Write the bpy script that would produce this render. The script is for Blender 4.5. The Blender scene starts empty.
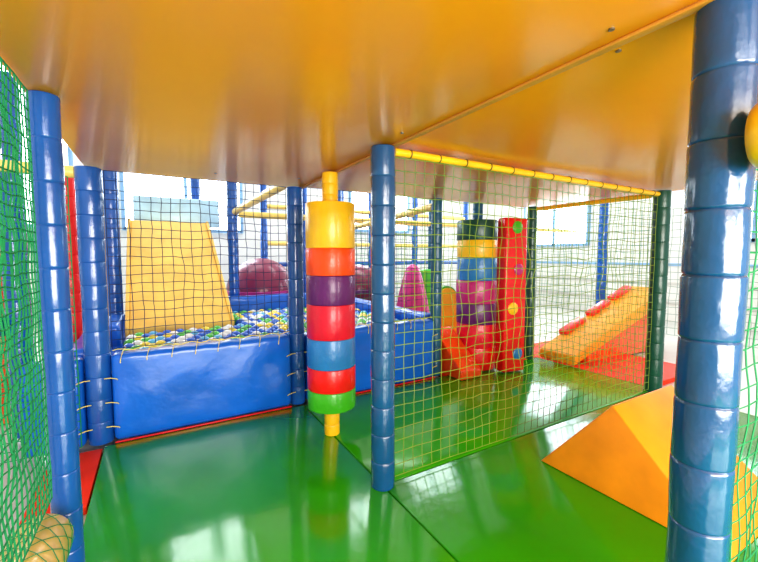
import bpy, bmesh, math, random
from mathutils import Vector, Matrix, noise, Quaternion
random.seed(7)
scene = bpy.context.scene
COL = scene.collection
CAMH = 1.0

# ---------------------------------------------------------------- materials
def mat(name, rgb, rough=0.35, coat=0.25, var=0.12, nscale=6.0, bump=0.08, bscale=25.0, emit=0.0, metallic=0.0, bdist=0.01, spec=.5, crough=.08):
    m = bpy.data.materials.new(name); m.use_nodes = True
    nt = m.node_tree; b = nt.nodes["Principled BSDF"]
    tc = nt.nodes.new("ShaderNodeTexCoord")
    n = nt.nodes.new("ShaderNodeTexNoise"); n.inputs["Scale"].default_value = nscale; n.inputs["Detail"].default_value = 4
    nt.links.new(tc.outputs["Object"], n.inputs["Vector"])
    r = nt.nodes.new("ShaderNodeValToRGB")
    c = rgb
    r.color_ramp.elements[0].position = 0.3; r.color_ramp.elements[1].position = 0.7
    r.color_ramp.elements[0].color = (c[0]*(1-var), c[1]*(1-var), c[2]*(1-var), 1)
    r.color_ramp.elements[1].color = (min(1, c[0]*(1+var)), min(1, c[1]*(1+var)), min(1, c[2]*(1+var)), 1)
    nt.links.new(n.outputs["Fac"], r.inputs["Fac"])
    nt.links.new(r.outputs["Color"], b.inputs["Base Color"])
    b.inputs["Roughness"].default_value = rough
    b.inputs["Metallic"].default_value = metallic
    b.inputs["Coat Weight"].default_value = coat
    b.inputs["Coat Roughness"].default_value = crough
    b.inputs["Specular IOR Level"].default_value = spec
    if bump > 0:
        n2 = nt.nodes.new("ShaderNodeTexNoise"); n2.inputs["Scale"].default_value = bscale; n2.inputs["Detail"].default_value = 3
        nt.links.new(tc.outputs["Object"], n2.inputs["Vector"])
        bp = nt.nodes.new("ShaderNodeBump"); bp.inputs["Strength"].default_value = bump; bp.inputs["Distance"].default_value = bdist
        nt.links.new(n2.outputs["Fac"], bp.inputs["Height"])
        nt.links.new(bp.outputs["Normal"], b.inputs["Normal"])
    if emit > 0:
        b.inputs["Emission Color"].default_value = (c[0], c[1], c[2], 1)
        b.inputs["Emission Strength"].default_value = emit
    return m

M = {}
M['blue']   = mat('vinyl_blue', (0.010, 0.100, 0.40), bump=0.35, bscale=18, rough=.25, coat=.6)
M['steel']  = mat('vinyl_steel_blue', (0.008, 0.078, 0.22), bump=0.5, bscale=20, rough=.2, coat=.8)
M['pit']    = mat('vinyl_pit_blue', (0.003, 0.13, 0.62), bump=0.6, bscale=7, rough=.28, coat=.35)
M['lblue']  = mat('vinyl_light_blue', (0.50, 0.75, 0.90))
M['ringblue'] = mat('vinyl_ring_blue', (0.03, 0.21, 0.55), bump=.4)
M['yellow'] = mat('vinyl_yellow', (0.92, 0.52, 0.015), bump=.3)
M['slide']  = mat('vinyl_slide_yellow', (0.92, 0.58, 0.12), rough=.45, coat=.05)
M['cream']  = mat('vinyl_cream_yellow', (0.90, 0.66, 0.17), bump=.3)
M['orange'] = mat('vinyl_orange', (0.90, 0.30, 0.008), rough=.45, coat=.05)
M['ramp']   = mat('vinyl_deep_orange', (0.88, 0.34, 0.01), rough=.45, coat=.05)
M['orange2'] = mat('vinyl_orange_red', (0.88, 0.08, 0.005), bump=.3)
M['red']    = mat('vinyl_red', (0.78, 0.008, 0.010), bump=.3)
M['crimson'] = mat('vinyl_crimson', (0.72, 0.008, 0.04), bump=.3)
M['purple'] = mat('vinyl_purple', (0.13, 0.012, 0.15), bump=.4)
M['magenta'] = mat('vinyl_magenta', (0.52, 0.02, 0.20), bump=.3)
M['maroon'] = mat('vinyl_maroon', (0.22, 0.012, 0.06), bump=.1)
M['green']  = mat('vinyl_green', (0.06, 0.45, 0.02), bump=.3)
M['dgreen'] = mat('vinyl_dark_teal', (0.006, 0.075, 0.055), bump=.4)
M['teal']   = mat('vinyl_teal_blue', (0.01, 0.10, 0.20), bump=.4)
M['floor']  = mat('floor_vinyl_green', (0.038, 0.38, 0.005), rough=.13, coat=.22, var=.12, nscale=2, bump=.2, bscale=6, spec=.38)
M['redmat'] = mat('floor_vinyl_red', (0.85, 0.04, 0.006), rough=.5, coat=0, spec=.2)
M['panel']  = mat('panel_orange', (1.0, 0.36, 0.010), rough=.23, coat=.06, var=.05, nscale=1.5, bump=.025, bscale=3, spec=.38)
M['edge']   = mat('panel_edge_wood', (0.70, 0.30, 0.04), rough=.5, coat=0)
M['wall']   = mat('wall_cream_paint', (0.78, 0.78, 0.73), rough=.8, coat=0, var=.03, bump=.05)
M['base']   = mat('hall_floor_pale', (0.60, 0.59, 0.54), rough=.4, coat=.1, var=.05)
M['window'] = mat('window_daylight', (0.86, 0.95, 1.0), emit=6.0, bump=0, var=.02)
M['frame']  = mat('window_frame_blue', (0.25, 0.45, 0.68), rough=.5, coat=0)
M['netgreen'] = mat('net_green', (0.008, 0.26, 0.09), rough=.7, coat=0, bump=0)
M['netlime'] = mat('net_lime', (0.20, 0.30, 0.03), rough=.7, coat=0, bump=0)
M['netnavy'] = mat('net_navy', (0.015, 0.03, 0.10), rough=.7, coat=0, bump=0)
M['netgrey'] = mat('net_grey_green', (0.26, 0.34, 0.29), rough=.7, coat=0, bump=0)
M['rope']   = mat('rope_pale_yellow', (0.75, 0.62, 0.15), rough=.7, coat=0, bump=0)
M['tie']    = mat('tie_cord_dark', (0.10, 0.07, 0.02), rough=.6, coat=0, bump=0)
M['metal']  = mat('screw_metal', (0.3, 0.28, 0.25), rough=.4, coat=0, bump=0, metallic=.9)
for k, c in (('b_blue', (0.01, .12, .6)), ('b_yellow', (.85, .65, .04)), ('b_green', (.08, .5, .06)), ('b_white', (.80, .82, .80)), ('b_cyan', (.1, .45, .75))):
    M[k] = mat('plastic_' + k[2:], c, rough=.25, coat=.3, bump=0)

# ---------------------------------------------------------------- helpers
def finish(name, bm, m, parent=None, loc=(0, 0, 0), smooth=True, label=None, cat=None, group=None, kind=None):
    bmesh.ops.recalc_face_normals(bm, faces=bm.faces)
    me = bpy.data.meshes.new(name); bm.to_mesh(me); bm.free()
    if smooth:
        for p in me.polygons: p.use_smooth = True
        try: me.set_sharp_from_angle(angle=math.radians(38))
        except Exception: pass
    me.materials.append(m)
    return mk(name, me, parent, loc, label, cat, group, kind)

def mk(name, me, parent=None, loc=(0, 0, 0), label=None, cat=None, group=None, kind=None):
    o = bpy.data.objects.new(name, me); COL.objects.link(o); o.location = loc
    if parent:
        o.parent = parent
    tag(o, label, cat, group, kind)
    return o

def tag(o, label=None, cat=None, group=None, kind=None):
    if label: o["label"] = label
    if cat: o["category"] = cat
    if group: o["group"] = group
    if kind: o["kind"] = kind

def lathe_bm(prof, seg=28, bm=None, mtx=None):
    bm = bm or bmesh.new()
    rings = []
    for r, z in prof:
        if r < 1e-6:
            rings.append([bm.verts.new((0, 0, z))])
        else:
            rings.append([bm.verts.new((r*math.cos(2*math.pi*i/seg), r*math.sin(2*math.pi*i/seg), z)) for i in range(seg)])
    for a, b in zip(rings[:-1], rings[1:]):
        for i in range(seg):
            j = (i+1) % seg
            if len(a) == 1 and len(b) == 1: continue
            if len(a) == 1: bm.faces.new((a[0], b[i], b[j]))
            elif len(b) == 1: bm.faces.new((a[i], a[j], b[0]))
            else: bm.faces.new((a[i], a[j], b[j], b[i]))
    if mtx is not None:
        bmesh.ops.transform(bm, matrix=mtx, verts=bm.verts)
    return bm

def post_prof(r, L, seg_len=.125, z0=0.0):
    n = max(1, round(L/seg_len)); s = L/n
    pr = [(0, z0)]
    for i in range(n):
        a = z0+i*s; b = a+s; rr = r*(1+random.uniform(-.012, .012))
        g = r*.05
        pr += [(rr-g, a+.0004), (rr-.2*g, a+.0025), (rr, a+.006), (rr*1.002, a+s*.5), (rr, b-.006), (rr-.2*g, b-.0025), (rr-g, b-.0004)]
    pr.append((0, z0+L))
    return pr

def jitter(bm, amp, sc):
    for v in bm.verts:
        d = noise.noise_vector(v.co*sc)
        v.co += d*amp

def post(x, y, z0, z1, r, m, label, cat='post', name='padded_post', group=None):
    bm = lathe_bm(post_prof(r, z1-z0), 28)
    jitter(bm, r*.04, 8+random.random())
    return finish(name, bm, m, loc=(x, y, z0), label=label, cat=cat, group=group)

def bar(p0, p1, r, m, label, name='padded_bar', cat='bar', seg_len=.2, group=None, parent=None, cap=False):
    p0 = Vector(p0); p1 = Vector(p1); L = (p1-p0).length
    pr = post_prof(r, L, seg_len)
    if cap:
        pr = [(0, 0)] + [(r*(.72+.28*math.sin(t*math.pi/2)), .018*(1-math.cos(t*math.pi/2))) for t in (0, .25, .5, .75, 1)] + [q for q in pr[4:]]
    bm = lathe_bm(pr, 28)
    o = finish(name, bm, m, parent=parent, loc=p0, label=label, cat=cat, group=group)
    o.rotation_mode = 'QUATERNION'
    o.rotation_quaternion = (p1-p0).to_track_quat('Z', 'Y')
    return o

def box_bm(x0, x1, y0, y1, z0, z1, bev=.01, segs=3):
    bm = bmesh.new()
    bmesh.ops.create_cube(bm, size=1)
    for v in bm.verts:
        v.co = Vector((x0+(v.co.x+.5)*(x1-x0), y0+(v.co.y+.5)*(y1-y0), z0+(v.co.z+.5)*(z1-z0)))
    if bev > 0:
        bmesh.ops.bevel(bm, geom=list(bm.edges), offset=bev, segments=segs, profile=.5, affect='EDGES')
    return bm

def box(name, x0, x1, y0, y1, z0, z1, m, bev=.01, **k):
    c = Vector(((x0+x1)/2, (y0+y1)/2, z0)) if not k.get('parent') else Vector((0, 0, 0))
    par = k.get('parent')
    off = par.location if par else c
    bm = box_bm(x0-off.x, x1-off.x, y0-off.y, y1-off.y, z0-off.z, z1-off.z, bev)
    return finish(name, bm, m, loc=c, **k)

def poly_bm(verts, faces, bev=.012):
    bm = bmesh.new()
    vs = [bm.verts.new(v) for v in verts]
    for f in faces: bm.faces.new([vs[i] for i in f])
    bmesh.ops.recalc_face_normals(bm, faces=bm.faces)
    if bev: bmesh.ops.bevel(bm, geom=list(bm.edges), offset=bev, segments=3, profile=.5, affect='EDGES')
    return bm

def tube_bm(lines, r, sides=4, bm=None):
    bm = bm or bmesh.new()
    for pts in lines:
        prev = None
        n = len(pts)
        first = None
        for i, p in enumerate(pts):
            t = (pts[min(i+1, n-1)]-pts[max(i-1, 0)])
            if t.length < 1e-9: t = Vector((0, 0, 1))
            t.normalize()
            up = Vector((0, 0, 1)) if abs(t.z) < .9 else Vector((1, 0, 0))
            a = t.cross(up).normalized(); b = t.cross(a).normalized()
            ring = [bm.verts.new(p+a*r*math.cos(2*math.pi*k/sides)+b*r*math.sin(2*math.pi*k/sides)) for k in range(sides)]
            if prev:
                for k in range(sides):
                    l = (k+1) % sides
                    bm.faces.new((prev[k], prev[l], ring[l], ring[k]))
            else: first = ring
            prev = ring
        bm.faces.new(first); bm.faces.new(prev[::-1])
    return bm

def net(origin, udir, W, z0, z1, m, label, sp=.05, r=.0024, wob=.012, sag=.0, name='safety_net', seed=0.0):
    """rectangular netting hung from origin along udir"""
    u = Vector(udir).normalized(); nrm = u.cross(Vector((0, 0, 1)))
    nu = max(2, round(W/sp)); nv = max(2, round((z1-z0)/sp))
    H = z1-z0
    P = []
    for i in range(nu+1):
        row = []
        for j in range(nv+1):
            s = i/nu; t = j/nv
            fe = min(1, 4*min(s, 1-s, t, 1-t)+.15)
            d = noise.noise_vector(Vector((i*.35+seed, j*.35, seed*1.7)))
            d2 = noise.noise_vector(Vector((i*1.1+seed, j*1.1, 3+seed)))
            du = (d.x*wob*1.6+d2.x*wob*.5)*fe
            dv = (d.y*wob*1.6+d2.y*wob*.5)*fe
            dn = d.z*wob*2*fe
            row.append(u*(s*W+du)+Vector((0, 0, t*H+dv))+nrm*dn)
        P.append(row)
    lines = [P[i] for i in range(nu+1)] + [[P[i][j] for i in range(nu+1)] for j in range(nv+1)]
    bm = tube_bm(lines, r, 4)
    return finish(name, bm, m, loc=(origin[0], origin[1], z0), label=label, cat='net')

def empty(name, loc, label, cat, group=None):
    e = bpy.data.objects.new(name, None); COL.objects.link(e); e.location = loc
    e.empty_display_size = .1
    tag(e, label, cat, group); return e

# ---------------------------------------------------------------- hall shell
box('floor', -5, 8, -4, 8, -.25, -.04, M['base'], bev=0, kind='structure', smooth=False)
box('wall_back', -5, 8, 7.0, 7.2, -.04, 4.2, M['wall'], bev=0, kind='structure', smooth=False)
box('wall_right', 7.0, 7.2, -4, 7, -.04, 4.2, M['wall'], bev=0, kind='structure', smooth=False)
box('wall_left', -5.2, -5, -4, 7, -.04, 4.2, M['wall'], bev=0, kind='structure', smooth=False)
def window(n, x0, x1, y0, y1, z0, z1):
    e = bpy.data.objects.new('window_%d' % n, None); COL.objects.link(e)
    e.location = ((x0+x1)/2, (y0+y1)/2, z0); e["kind"] = "structure"
    box('pane', x0, x1, y0, y1, z0, z1, M['window'], bev=0, parent=e, smooth=False)
    f = .05
    if x1-x0 > y1-y0:
        for a in (x0, (x0+x1)/2, x1):
            box('frame_bar', a-f/2, a+f/2, y0-.03, y1, z0-f/2, z1+f/2, M['frame'], bev=.004, parent=e)
        for zz in (z0, z1):
            box('frame_bar', x0, x1, y0-.03, y1, zz-f/2, zz+f/2, M['frame'], bev=.004, parent=e)
    else:
        for a in (y0, (y0+y1)/2, y1):
            box('frame_bar', x0-.03, x1, a-f/2, a+f/2, z0-f/2, z1+f/2, M['frame'], bev=.004, parent=e)
        for zz in (z0, z1):
            box('frame_bar', x0-.03, x1, y0, y1, zz-f/2, zz+f/2, M['frame'], bev=.004, parent=e)
window(1, -2.6, -1.0, 6.96, 6.99, 1.4, 3.8)
window(2, -.4, 1.3, 6.96, 6.99, 1.4, 3.8)
window(3, 3.4, 4.8, 6.96, 6.99, 1.5, 3.6)
window(4, 6.96, 6.99, 4.2, 5.6, 1.2, 3.2)
window(5, 6.96, 6.99, 1.2, 2.6, 1.2, 3.2)
for i, z in enumerate((.25, .55, .85)):
    box('trim_%d' % (i+2), 6.975, 7.0, -3.9, 6.9, z-.02, z+.02, M['frame'] if i == 2 else M['base'], bev=.004, kind='structure')

# ---------------------------------------------------------------- floor mats
G = 'green vinyl floor mats'
def fmat(x0, x1, y0, y1, m, label, group=None, z=0.0):
    return box('floor_mat', x0+.003, x1-.003, y0+.003, y1-.003, -.04, z, m, bev=.005, label=label, cat='floor mat', group=group)
fmat(-.27, .82, -1.6, 2.4, M['floor'], 'glossy green vinyl floor mat before the ball pit', G)
fmat(.82, 3.2, -1.6, 1.37, M['floor'], 'glossy green vinyl floor mat under the orange wedge', G)
fmat(.82, 3.2, 1.37, 2.4, M['floor'], 'glossy green vinyl floor mat beyond the netting', G)
fmat(2.06, 3.2, 2.4, 4.2, M['redmat'], 'red vinyl floor mat behind the foam ring stack')
fmat(3.2, 4.1, 1.42, 2.8, M['redmat'], 'red vinyl floor mat under the climbing ramp')
fmat(-.48, -.27, 1.85, 2.38, M['redmat'], 'red vinyl floor mat beside the green netting')

# ---------------------------------------------------------------- deck overhead (low ceiling)
box('ceiling', -.30, .85, -1.6, 2.53, 1.45, 1.48, M['panel'], bev=.003, kind='structure')
box('ceiling', .862, 3.25, -1.6, 2.53, 1.462, 1.49, M['panel'], bev=.003, kind='structure')
box('trim_1', .845, .867, -1.6, 2.53, 1.441, 1.4495, M['edge'], bev=.003, kind='structure')
for (x, y) in ((.80, .45), (.92, .5), (.80, 1.2), (.74, 2.2), (.3, 2.3)):
    b_ = lathe_bm([(0, 0), (.006, 0.001), (.006, .004), (0, .004)], 12)
    finish('screw', b_, M['metal'], loc=(x, y, 1.4465 if x < .84 else 1.4585), label='small metal screw head in the orange panel', cat='screw', group='deck screws')

# ---------------------------------------------------------------- posts
P = 'blue padded posts'
R = .052
post(.82, 1.37, 0, 1.44, R, M['steel'], 'blue vinyl padded post where the floor mats meet', group=P)
post(.90, .30, 0, 1.445, .048, M['steel'], 'large dark blue padded post beside the orange wedge', group=P)
post(.80, 2.47, 0, 1.44, R, M['blue'], 'blue padded post at the ball pit wall joint', group=P)
post(-.285, 2.47, 0, 1.445, .058, M['blue'], 'blue padded post at the ball pit corner', group=P)
post(-.257, 1.42, 0, 1.445, .037, M['blue'], 'blue padded post holding the green net', group=P)
post(1.99, 2.47, 0, 1.455, .045, M['teal'], 'dark teal padded post at the ball pit end', group=P)
post(3.10, 2.42, 0, 1.455, .047, M['dgreen'], 'dark green padded post beside the ramp', group=P)
post(3.14, 1.36, 0, 1.455, .055, M['dgreen'], 'dark green padded post at the net corner', group=P)
post(-.32, 4.0, 0, 2.4, .06, M['blue'], 'tall blue padded post beside the yellow slide', group=P)
post(.74, 4.45, 0, 2.4, .055, M['blue'], 'tall blue padded post beside the yellow slide', group=P)
post(.45, 5.3, 0, 2.4, .05, M['blue'], 'tall blue padded post behind the slide', group=P)
post(-.95, 4.1, 0, 2.4, .06, M['blue'], 'tall blue padded post behind the green net', group=P)
post(-.66, 2.78, 0, 1.5, .055, M['blue'], 'blue padded post behind the green net', group=P)
post(2.0, 4.45, 0, 2.2, .05, M['blue'], 'tall blue padded post behind the ball pit', group=P)
post(5.45, 3.07, 0, 2.4, .065, M['blue'], 'tall blue padded post before the white wall', group=P)
post(3.5, 4.45, 0, 2.2, .055, M['teal'], 'dark teal padded post behind the foam ring stack', group=P)
post(-.49, 3.2, 0, 1.5, .065, M['red'], 'bright red padded post behind the ball pit corner')
for x in (1.45, 2.1, 2.75, 3.35, 4.3, 5.6):
    post(x, 6.0, 0, 2.2, .055, M['blue'], 'tall blue padded post of the far play frame', group=P)

# ---------------------------------------------------------------- bars
def tiebar(p0, p1, r, n, label):
    e = empty('padded_rail', p0, label, 'bar')
    p0 = Vector(p0); p1 = Vector(p1); L = (p1-p0).length
    q = (p1-p0).to_track_quat('Z', 'Y')
    b = lathe_bm(post_prof(r, L, .3), 20); bmesh.ops.transform(b, matrix=q.to_matrix().to_4x4(), verts=b.verts)
    finish('sleeve', b, M['yellow'], parent=e)
    for i in range(n):
        s = (i+.5)/n*L
        b = lathe_bm([(r*.9, s-.003), (r+.003, s-.002), (r+.003, s+.002), (r*.9, s+.003)], 16)
        bmesh.ops.transform(b, matrix=q.to_matrix().to_4x4(), verts=b.verts)
        finish('tie_cord', b, M['tie'], parent=e)
tiebar((.875, 1.37, 1.43), (3.08, 1.36, 1.43), .016, 14, 'thin yellow padded rail along the net top with dark ties')
bar((3.12, 1.42, 1.43), (3.105, 2.37, 1.43), .018, M['yellow'], 'yellow padded bar between dark green posts')
Gb = 'yellow padded bars of the far frame'
bar((.80, 4.45, 1.45), (1.95, 4.45, 1.45), .035, M['cream'], 'pale yellow padded bar between tall blue posts', group=Gb)
bar((2.05, 4.45, 1.45), (3.45, 4.45, 1.45), .035, M['cream'], 'pale yellow padded bar between tall blue posts', group=Gb)
bar((.76, 4.39, 1.47), (.80, 2.53, 1.50), .035, M['cream'], 'pale yellow padded bar running to the deck', group=Gb)
bar((2.0, 4.40, 1.3), (2.0, 2.52, 1.40), .03, M['cream'], 'pale yellow padded bar running to the deck', group=Gb)
bar((3.56, 4.45, 1.45), (6.99, 4.45, 1.45), .03, M['cream'], 'pale yellow padded bar before the white wall', group=Gb)
for (a, b) in ((1.5, 2.05), (2.15, 2.7), (2.8, 3.3), (3.4, 4.25), (4.35, 5.55)):
    for zz, mm, ll in ((1.75, 'cream', 'pale yellow padded bar of the far play frame'), (1.18, 'cream', 'pale yellow padded bar of the far play frame'), (.85, 'blue', 'blue padded bar of the far play frame')):
        bar((a, 6.0, zz), (b, 6.0, zz), .035, M[mm], ll, group=Gb if mm == 'cream' else 'blue padded bars of the far frame')
bar((-.342, 2.48, 1.42), (-1.6, 2.48, 1.42), .03, M['cream'], 'pale yellow padded bar beside the ball pit', group=Gb)
bar((-.71, 2.75, .62), (-1.6, 2.75, .62), .055, M['teal'], 'dark blue padded bar behind the green net')
# net wrapped roll at the foot of the green net
e = empty('foam_roll', (-.295, .6, .228), 'pale yellow padded roll wrapped in green netting', 'foam roll')
rq = Matrix.Rotation(-math.pi/2, 4, 'X')
b_ = lathe_bm([(0, 0), (.067, .0), (.070, .01), (.070, .35), (.069, .36), (.070, .37), (.070, .71), (.064, .725), (.04, .735), (0, .737)], 32, mtx=rq)
finish('padded_body', b_, M['cream'], parent=e)
ls = []
for k in range(8):
    for sgn in (1, -1):
        ls.append([Vector((.0725*math.cos(k*math.pi/4+sgn*t*9/30*1.2), .02+t*.69/30, .0725*math.sin(k*math.pi/4+sgn*t*9/30*1.2))) for t in range(31)])
finish('net_wrap', tube_bm(ls, .0010, 4), M['netgreen'], parent=e)
bar((.862, .244, 1.195), (.862, -.9, 1.195), .056, M['yellow'], 'yellow padded bar beside the large blue post', cap=True)

# ---------------------------------------------------------------- ring stacks
def rings(x, y, r, bounds, mats, z1, rp, label, mp, lean=0):
    e = empty('foam_ring_tower', (x, y, 0), label, 'foam ring stack', 'foam ring stacks')
    bm = lathe_bm(post_prof(rp, z1, .06), 24)
    finish('pole', bm, mp, parent=e, loc=(0, 0, 0))
    for k, m in enumerate(mats):
        a, b = bounds[k+1], bounds[k]
        rr = r*random.uniform(.997, 1.003); q = .004
        pr = [(rp*.9, a+.0003), (rr-q, a+.0003), (rr-q*.3, a+q*.35), (rr, a+q), (rr*1.003, (a+b)/2), (rr, b-q), (rr-q*.3, b-q*.35), (rr-q, b-.0003), (rp*.9, b-.0003)]
        bm = lathe_bm(pr, 40)
        bmesh.ops.translate(bm, verts=bm.verts, vec=(lean*(k % 3-1), 0, 0))
        finish('foam_ring', bm, m, parent=e)
    return e
rings(.822, 1.93, .133, [1.275, 1.036, .892, .737, .553, .394, .27, .163],
      [M['yellow'], M['orange2'], M['purple'], M['crimson'], M['ringblue'], M['red'], M['green']], 1.44, .043,
      'yellow pole threaded with seven foam rings from yellow to green', M['yellow'])
rings(2.465, 2.49, .175, [1.30, 1.13, .98, .78, .58, .40, .20, .005],
      [M['dgreen'], M['yellow'], M['ringblue'], M['magenta'], M['purple'], M['crimson'], M['red']], 1.455, .045,
      'dark green, yellow, blue and magenta foam rings beside red panel', M['teal'], lean=.006)

# red panel with round patches
e = empty('foam_obstacle', (2.615, 2.235, 0), 'tall red padded block with coloured round patches', 'foam block')
e.rotation_euler = (0, 0, math.radians(-8))
bm = box_bm(-.115, .115, -.06, .06, 0.003, 1.31, .02); finish('padded_body', bm, M['red'], parent=e)
for (px, pz, pr_, m) in ((.0, 1.23, .052, 'green'), (-.03, .55, .052, 'yellow'), (.03, .16, .05, 'ringblue'), (.02, .88, .048, 'magenta')):
    bm = lathe_bm([(0, 0), (pr_, 0), (pr_, .006), (pr_-.005, .010), (0, .012)], 28, mtx=Matrix.Translation((px, -.059, pz)) @ Matrix.Rotation(math.pi/2, 4, 'X'))
    finish('round_patch', bm, M[m], parent=e)

# D shaped foam piece and red wedge
e = empty('foam_arch', (2.60, 3.05, 0), 'yellow rounded foam piece with green edge', 'foam arch')
def arch(w, h, y0, y1):
    pts = [(-w, 0)] + [(-w*math.cos(t), h-w+w*math.sin(t)) for t in [math.pi*i/16 for i in range(17)]] + [(w, 0)]
    vs = [(x, y0, z) for x, z in pts] + [(x, y1, z) for x, z in pts]; n = len(pts)
    return poly_bm(vs, [list(range(n)), list(range(2*n-1, n-1, -1))] + [[i, (i+1) % n, n+(i+1) % n, n+i] for i in range(n)], 0)
finish('padded_body', arch(.13, .66, -.02, .07), M['yellow'], parent=e)
finish('edge_trim', arch(.15, .68, 0, .05), M['green'], parent=e)
bm = poly_bm([(-.22, -.22, 0), (.0, -.22, 0), (.0, .15, 0), (-.22, .15, 0), (-.22, -.22, .08), (-.22, .15, .38), (.0, -.22, .06), (.0, .15, .36)],
             [(0, 1, 2, 3), (0, 4, 5, 3), (1, 6, 7, 2), (4, 6, 7, 5), (0, 1, 6, 4), (3, 2, 7, 5)], .01)
finish('foam_wedge', bm, M['orange2'], loc=(2.28, 2.45, 0.001), label='orange red foam wedge against the ring stack', cat='foam wedge')

# ---------------------------------------------------------------- orange prism wedge
xa, xb, ya, yb, ym, h = 1.58, 2.12, .43, 1.15, .84, .38
bm = poly_bm([(0, ya, 0), (0, yb, 0), (.03, ym, h), (xb-xa, ya, 0), (xb-xa, yb, 0), (xb-xa, ym, h)],
             [(0, 1, 2), (3, 5, 4), (0, 3, 4, 1), (1, 4, 5, 2), (0, 2, 5, 3)], .007)
finish('foam_wedge', bm, M['orange'], loc=(xa, 0, 0.001), label='large orange triangular foam prism on the green floor', cat='foam wedge')

# ---------------------------------------------------------------- climbing ramp
e = empty('climbing_ramp', (3.22, 2.15, 0), 'yellow-orange padded climbing ramp with low red foam blocks', 'climbing ramp')
L = 1.60; hgt = .53; th = .17
bm = poly_bm([(0, -.13, 0), (L, -.13, hgt-.06), (L, .24, hgt-.06), (0, .24, 0), (0, -.13, .09), (L, -.13, hgt+th-.06), (L, .24, hgt+th-.06), (0, .24, .09)],
             [(0, 1, 2, 3), (4, 5, 6, 7), (0, 1, 5, 4), (2, 3, 7, 6), (0, 3, 7, 4), (1, 2, 6, 5)], .015)
finish('ramp_bed', bm, M['ramp'], parent=e)
for t in (.30, .58, .84):
    zz = .09 + t*(hgt+th-.06-.09)
    bm = box_bm(-.18, .18, .16, .25, -.01, .045, .015)
    o = finish('block', bm, M['red'], parent=e, loc=(t*L, 0, zz)); o.rotation_euler = (0, -math.atan2(hgt, L), 0)
bm = poly_bm([(.22, -.12, -.039), (1.58, -.12, -.039), (1.58, -.12, hgt-.07), (.22, -.12, .063), (.22, .23, -.039), (1.58, .23, -.039), (1.58, .23, hgt-.07), (.22, .23, .063)],
             [(0, 1, 2, 3), (4, 5, 6, 7), (0, 1, 5, 4), (1, 2, 6, 5), (2, 3, 7, 6), (3, 0, 4, 7)], .006)
for v in bm.verts:
    if v.co.z < 0 and v.co.x < .86: v.co.z = .001
finish('support_block', bm, M['orange2'], parent=e)

# ---------------------------------------------------------------- ball pit
pit = empty('ball_pit', (.8, 2.5, 0), 'blue padded ball pit with rope-laced walls', 'ball pit')
def padwall(x0, x1, y0, y1, z1, name='wall_pad', wav=.010):
    bm = box_bm(x0-pit.location.x, x1-pit.location.x, y0-pit.location.y, y1-pit.location.y, .003, z1, .03, 4)
    bmesh.ops.subdivide_edges(bm, edges=[ed for ed in bm.edges if ed.calc_length() > .3], cuts=20, use_grid_fill=True)
    for v in bm.verts:
        d = noise.noise_vector(v.co*5.0)
        sc = -.006*abs(math.sin((v.co.x+5)*math.pi/.12))*(v.co.z/z1)**3
        v.co += Vector((0, d.y*wav*.7, d.z*wav*(v.co.z/z1)+sc))
    return finish(name, bm, M['pit'], parent=pit)
padwall(-.225, .745, 2.41, 2.53, .480)
padwall(.855, 1.94, 2.41, 2.53, .480)
padwall(-.60, -.345, 2.41, 2.52, .475)
padwall(-.22, 1.94, 4.15, 4.28, .57)
padwall(1.93, 2.05, 2.56, 4.28, .50)
padwall(-.44, -.32, 2.56, 3.12, .50)
padwall(-.36, -.24, 3.28, 3.92, .50)
box('pit_base', -.31, 1.92, 2.54, 4.14, .0, .345, M['pit'], bev=.01, parent=pit)
box('base_strip', -.22, .74, 2.400, 2.414, .001, .008, M['red'], bev=.002, parent=pit)
box('base_strip', .86, 1.93, 2.400, 2.414, .001, .008, M['red'], bev=.002, parent=pit)
lines = []
def loop_top(x):
    lines.append([Vector((x-.012, 2.400, .43)), Vector((x-.010, 2.400, .45)), Vector((x-.004, 2.408, .474)), Vector((x, 2.43, .484)), Vector((x+.004, 2.47, .486)), Vector((x+.01, 2.475, .50))])
for i in range(8): loop_top(-.17+i*.12)
for i in range(8): loop_top(.95+i*.125)
for (a, b) in ((-.22, .745), (.86, 1.93)):
    n = 40; lines.append([Vector((a+(b-a)*i/n, 2.455, .489+.006*math.sin(i*1.3))) for i in range(n+1)])
for px in (-.285, .80, 1.99):
    for zz in (.09, .22, .35):
        for s in (-1, 1):
            if px > 1.5 and s > 0: continue
            x0 = px+s*.03; x1 = px+s*.085
            lines.append([Vector((x0, 2.47-.060, zz+.004)), Vector(((x0+x1)/2, 2.40, zz+.006)), Vector((x1, 2.399, zz-.002)), Vector((x1+s*.003, 2.402, zz-.008))])
lines = [[p-pit.location for p in l] for l in lines]
finish('rope_lacing', tube_bm(lines, .0025, 6), M['rope'], parent=pit)

# balls
bd = .043
meshes = {}
for k in ('b_blue', 'b_yellow', 'b_green', 'b_white', 'b_cyan'):
    bm = bmesh.new(); bmesh.ops.create_uvsphere(bm, u_segments=16, v_segments=10, radius=bd)
    me = bpy.data.meshes.new('ball'); bm.to_mesh(me); bm.free()
    for p in me.polygons: p.use_smooth = True
    me.materials.append(M[k]); meshes[k] = me
cand = []
sp = bd*2+.003
j = 0
y = 2.60
while y < 4.10:
    x = -.17 + (j % 2)*sp/2
    while x < 1.87:
        cand.append((x+random.uniform(-.001, .001), y))
        x += sp
    y += sp*.87; j += 1
def on_slide(c): return -.26 < c[0] < .61 and c[1] > 3.32
cand = [c for c in cand if not on_slide(c)]
cand.sort(key=lambda c: (c[1] < 2.68, math.hypot(c[0], c[1])))
keys = ['b_blue', 'b_yellow', 'b_green', 'b_white', 'b_cyan', 'b_blue', 'b_white', 'b_yellow', 'b_green', 'b_blue']
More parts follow.
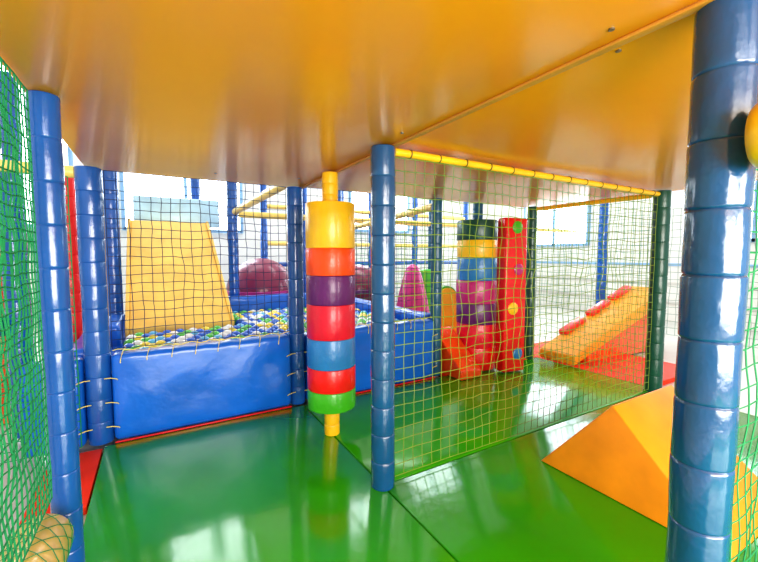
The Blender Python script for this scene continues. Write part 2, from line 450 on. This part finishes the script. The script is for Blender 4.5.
names = {'b_blue': 'blue', 'b_yellow': 'yellow', 'b_green': 'green', 'b_white': 'white', 'b_cyan': 'light blue'}
rest = []
for i, c in enumerate(cand):
    z = .3455+bd
    if i < 298:
        k = random.choice(keys)
        mk('ball', meshes[k], loc=(c[0], c[1], z), label='small %s plastic ball in the ball pit' % names[k], cat='ball', group='balls in the ball pit')
    else: rest.append((c[0], c[1], z))
if rest:
    bm = bmesh.new()
    mlist = list(meshes.keys())
    for (x, y, z) in rest:
        k = random.randrange(len(mlist))
        r_ = bmesh.ops.create_uvsphere(bm, u_segments=12, v_segments=8, radius=bd, matrix=Matrix.Translation((x, y, z)))
        for v in r_['verts']:
            for f in v.link_faces: f.material_index = k; f.smooth = True
    me = bpy.data.meshes.new('ball_fill'); bm.to_mesh(me); bm.free()
    for k in mlist: me.materials.append(M[k])
    mk('ball_fill', me, label='remaining blue, yellow, green and white plastic balls', cat='balls', group='balls in the ball pit', kind='stuff')

# ---------------------------------------------------------------- slide
s = empty('slide', (.16, 3.4, 0), 'wide yellow padded slide dropping into the ball pit', 'slide')
def sl(x0, x1, x2, x3, ya, za, yb, zb, t, bev=.01):
    return poly_bm([(x0, ya, za), (x1, ya, za), (x3, yb, zb), (x2, yb, zb), (x0, ya, za-t), (x1, ya, za-t), (x3, yb, zb-t), (x2, yb, zb-t)],
                   [(0, 1, 2, 3), (4, 5, 6, 7), (0, 1, 5, 4), (2, 3, 7, 6), (0, 3, 7, 4), (1, 2, 6, 5)], bev)
finish('slide_bed', sl(-.35, .37, -.35, .29, 0, .44, .90, 1.33, .08, .006), M['slide'], parent=s)
finish('side_rail', sl(-.38, -.352, -.38, -.352, 0, .455, .90, 1.345, .10, .006), M['slide'], parent=s)
finish('side_rail', sl(.372, .40, .292, .32, 0, .455, .90, 1.345, .10, .006), M['slide'], parent=s)
finish('top_platform', box_bm(-.36, .32, .905, 1.65, 1.24, 1.33, .01), M['slide'], parent=s)
finish('entrance_pad', box_bm(-.36, .52, 1.62, 1.70, 1.33, 1.66, .02), M['lblue'], parent=s)
bm = box_bm(-.3, .26, .95, 1.6, -.035, 1.24, .01); finish('support_block', bm, M['lblue'], parent=s)

# ---------------------------------------------------------------- far foam toys
def segball(x, y, r, z0, m1, m2, label):
    e = empty('foam_ball', (x, y, z0), label, 'foam ball')
    bm = bmesh.new(); bmesh.ops.create_uvsphere(bm, u_segments=48, v_segments=24, radius=r)
    for v in bm.verts:
        v.co.z += r
    finish('ball_body', bm, m1, parent=e)
    bm = lathe_bm([(r*.98, r-.03), (r*1.01, r-.02), (r*1.01, r+.02), (r*.98, r+.03)], 48)
    finish('band', bm, m2, parent=e)
box('foam_plinth', .65, 3.3, 4.6, 5.6, -.04, .1, M['pit'], bev=.02, label='low blue foam plinth beneath the round balls', cat='foam plinth')
segball(1.18, 5.08, .43, .1, M['maroon'], M['magenta'], 'big purple foam ball with magenta band behind ball pit')
segball(2.6, 5.1, .38, .1, M['maroon'], M['purple'], 'big dark red foam ball with purple band behind ball pit')
bm = lathe_bm([(0, 0), (.25, 0), (.26, .03), (.25, .15), (.19, .5), (.12, .78), (.09, .86), (.04, .91), (0, .92)], 28)
finish('foam_cone', bm, M['magenta'], loc=(2.93, 4.13, -.039), label='magenta foam cone on the red floor mat', cat='foam cone')
bm = box_bm(-.08, .08, -.08, .08, 0, .84, .04, 4)
finish('foam_pillar', bm, M['green'], loc=(3.27, 4.28, -.039), label='green foam pillar beside the magenta cone', cat='foam pillar')
box('foam_block', -.93, -.80, 3.1, 3.2, -.04, 1.2, M['orange2'], bev=.02, label='orange red padded block behind the green net', cat='foam block')

# ---------------------------------------------------------------- nets
net((.875, 1.37, 0), (1, -.004, 0), 2.20, .02, 1.41, M['netlime'], 'yellow-green rope netting hung from the yellow rail', sp=.054, r=.0019, wob=.011, seed=1.3)
net((-.22, 2.47, 0), (1, 0, 0), .96, .495, 1.44, M['netnavy'], 'dark navy rope netting above the ball pit wall', sp=.050, r=.0018, wob=.008, seed=4.1)
net((.86, 2.47, 0), (1, 0, 0), 1.08, .495, 1.45, M['netnavy'], 'dark navy rope netting above the ball pit wall', sp=.050, r=.0018, wob=.008, seed=8.7)
net((3.12, 1.425, 0), (-.02, 1, 0), .93, .02, 1.40, M['netgreen'], 'green rope netting between dark green posts', sp=.055, r=.0016, seed=2.2)
net((-.295, .3, 0), (.012, 1, 0), 1.08, .305, 1.44, M['netgreen'], 'green rope netting tied to the blue post', sp=.027, r=.0021, wob=.006, seed=5.9)
net((-1.6, 2.395, 0), (1, 0, 0), 1.24, .02, 1.38, M['netgreen'], 'green rope netting beside the ball pit corner', sp=.045, r=.0024, wob=.006, seed=6.3)
net((.955, .32, 0), (1, 0, 0), 1.5, .01, 1.42, M['netgreen'], 'green rope netting beside the large blue post', sp=.045, r=.0018, wob=.008, seed=7.7)
net((5.45, .2, 0), (0, 1, 0), 2.8, .02, 1.56, M['netgrey'], 'pale grey green netting before the white wall', sp=.085, r=.0030, seed=9.1)
net((3.56, 4.45, 0), (1, 0, 0), 3.3, .02, 1.41, M['netgrey'], 'pale grey green netting before the white wall', sp=.085, r=.0030, seed=3.1)
net((2.06, 4.45, 0), (1, 0, 0), 1.37, .02, 1.41, M['netgreen'], 'green netting of the far play frame', sp=.065, r=.0027, seed=3.7)

# ---------------------------------------------------------------- light
w = bpy.data.worlds.new('World'); scene.world = w; w.use_nodes = True
bg = w.node_tree.nodes['Background']; bg.inputs[0].default_value = (.98, .98, 1, 1); bg.inputs[1].default_value = .76
def area(loc, target, sx, sy, power, color=(1, 1, 1), name='window_light'):
    l = bpy.data.lights.new(name, 'AREA'); l.shape = 'RECTANGLE'; l.size = sx; l.size_y = sy; l.energy = power; l.color = color
    o = bpy.data.objects.new(name, l); COL.objects.link(o); o.location = loc
    o.rotation_euler = (Vector(target)-Vector(loc)).to_track_quat('-Z', 'Y').to_euler(); return o
area((.6, -2.1, .85), (1.0, 2, .8), 3.0, 1.3, 150, (1, .95, .87))  # added unseen fill behind the camera, brightens deck underside and floor
area((3.2, 4.4, 4.0), (5.2, 5.8, 1.0), 2.5, 1.5, 60, (1, .99, .96), 'hall_lamp')  # added fill aimed at the hall walls to whiten them, no fixture
area((.3, 5.3, 4.0), (.3, 6.6, 1.0), 2.5, 1.0, 25, (.97, .99, 1), 'hall_lamp')  # second added fill, brightens the back wall behind the slide

cam = bpy.data.cameras.new('Camera'); co = bpy.data.objects.new('Camera', cam); COL.objects.link(co)
cam.sensor_fit = 'HORIZONTAL'; cam.sensor_width = 36; cam.lens = 36*381/758
co.location = (0, 0, CAMH); co.rotation_euler = (math.radians(90-3.9), 0, math.radians(-30.3))
cam.clip_start = .02
scene.camera = co
scene.view_settings.view_transform = 'Standard'
try: scene.view_settings.look = 'Medium High Contrast'
except Exception: scene.view_settings.look = 'None'
scene.view_settings.exposure = 0.34
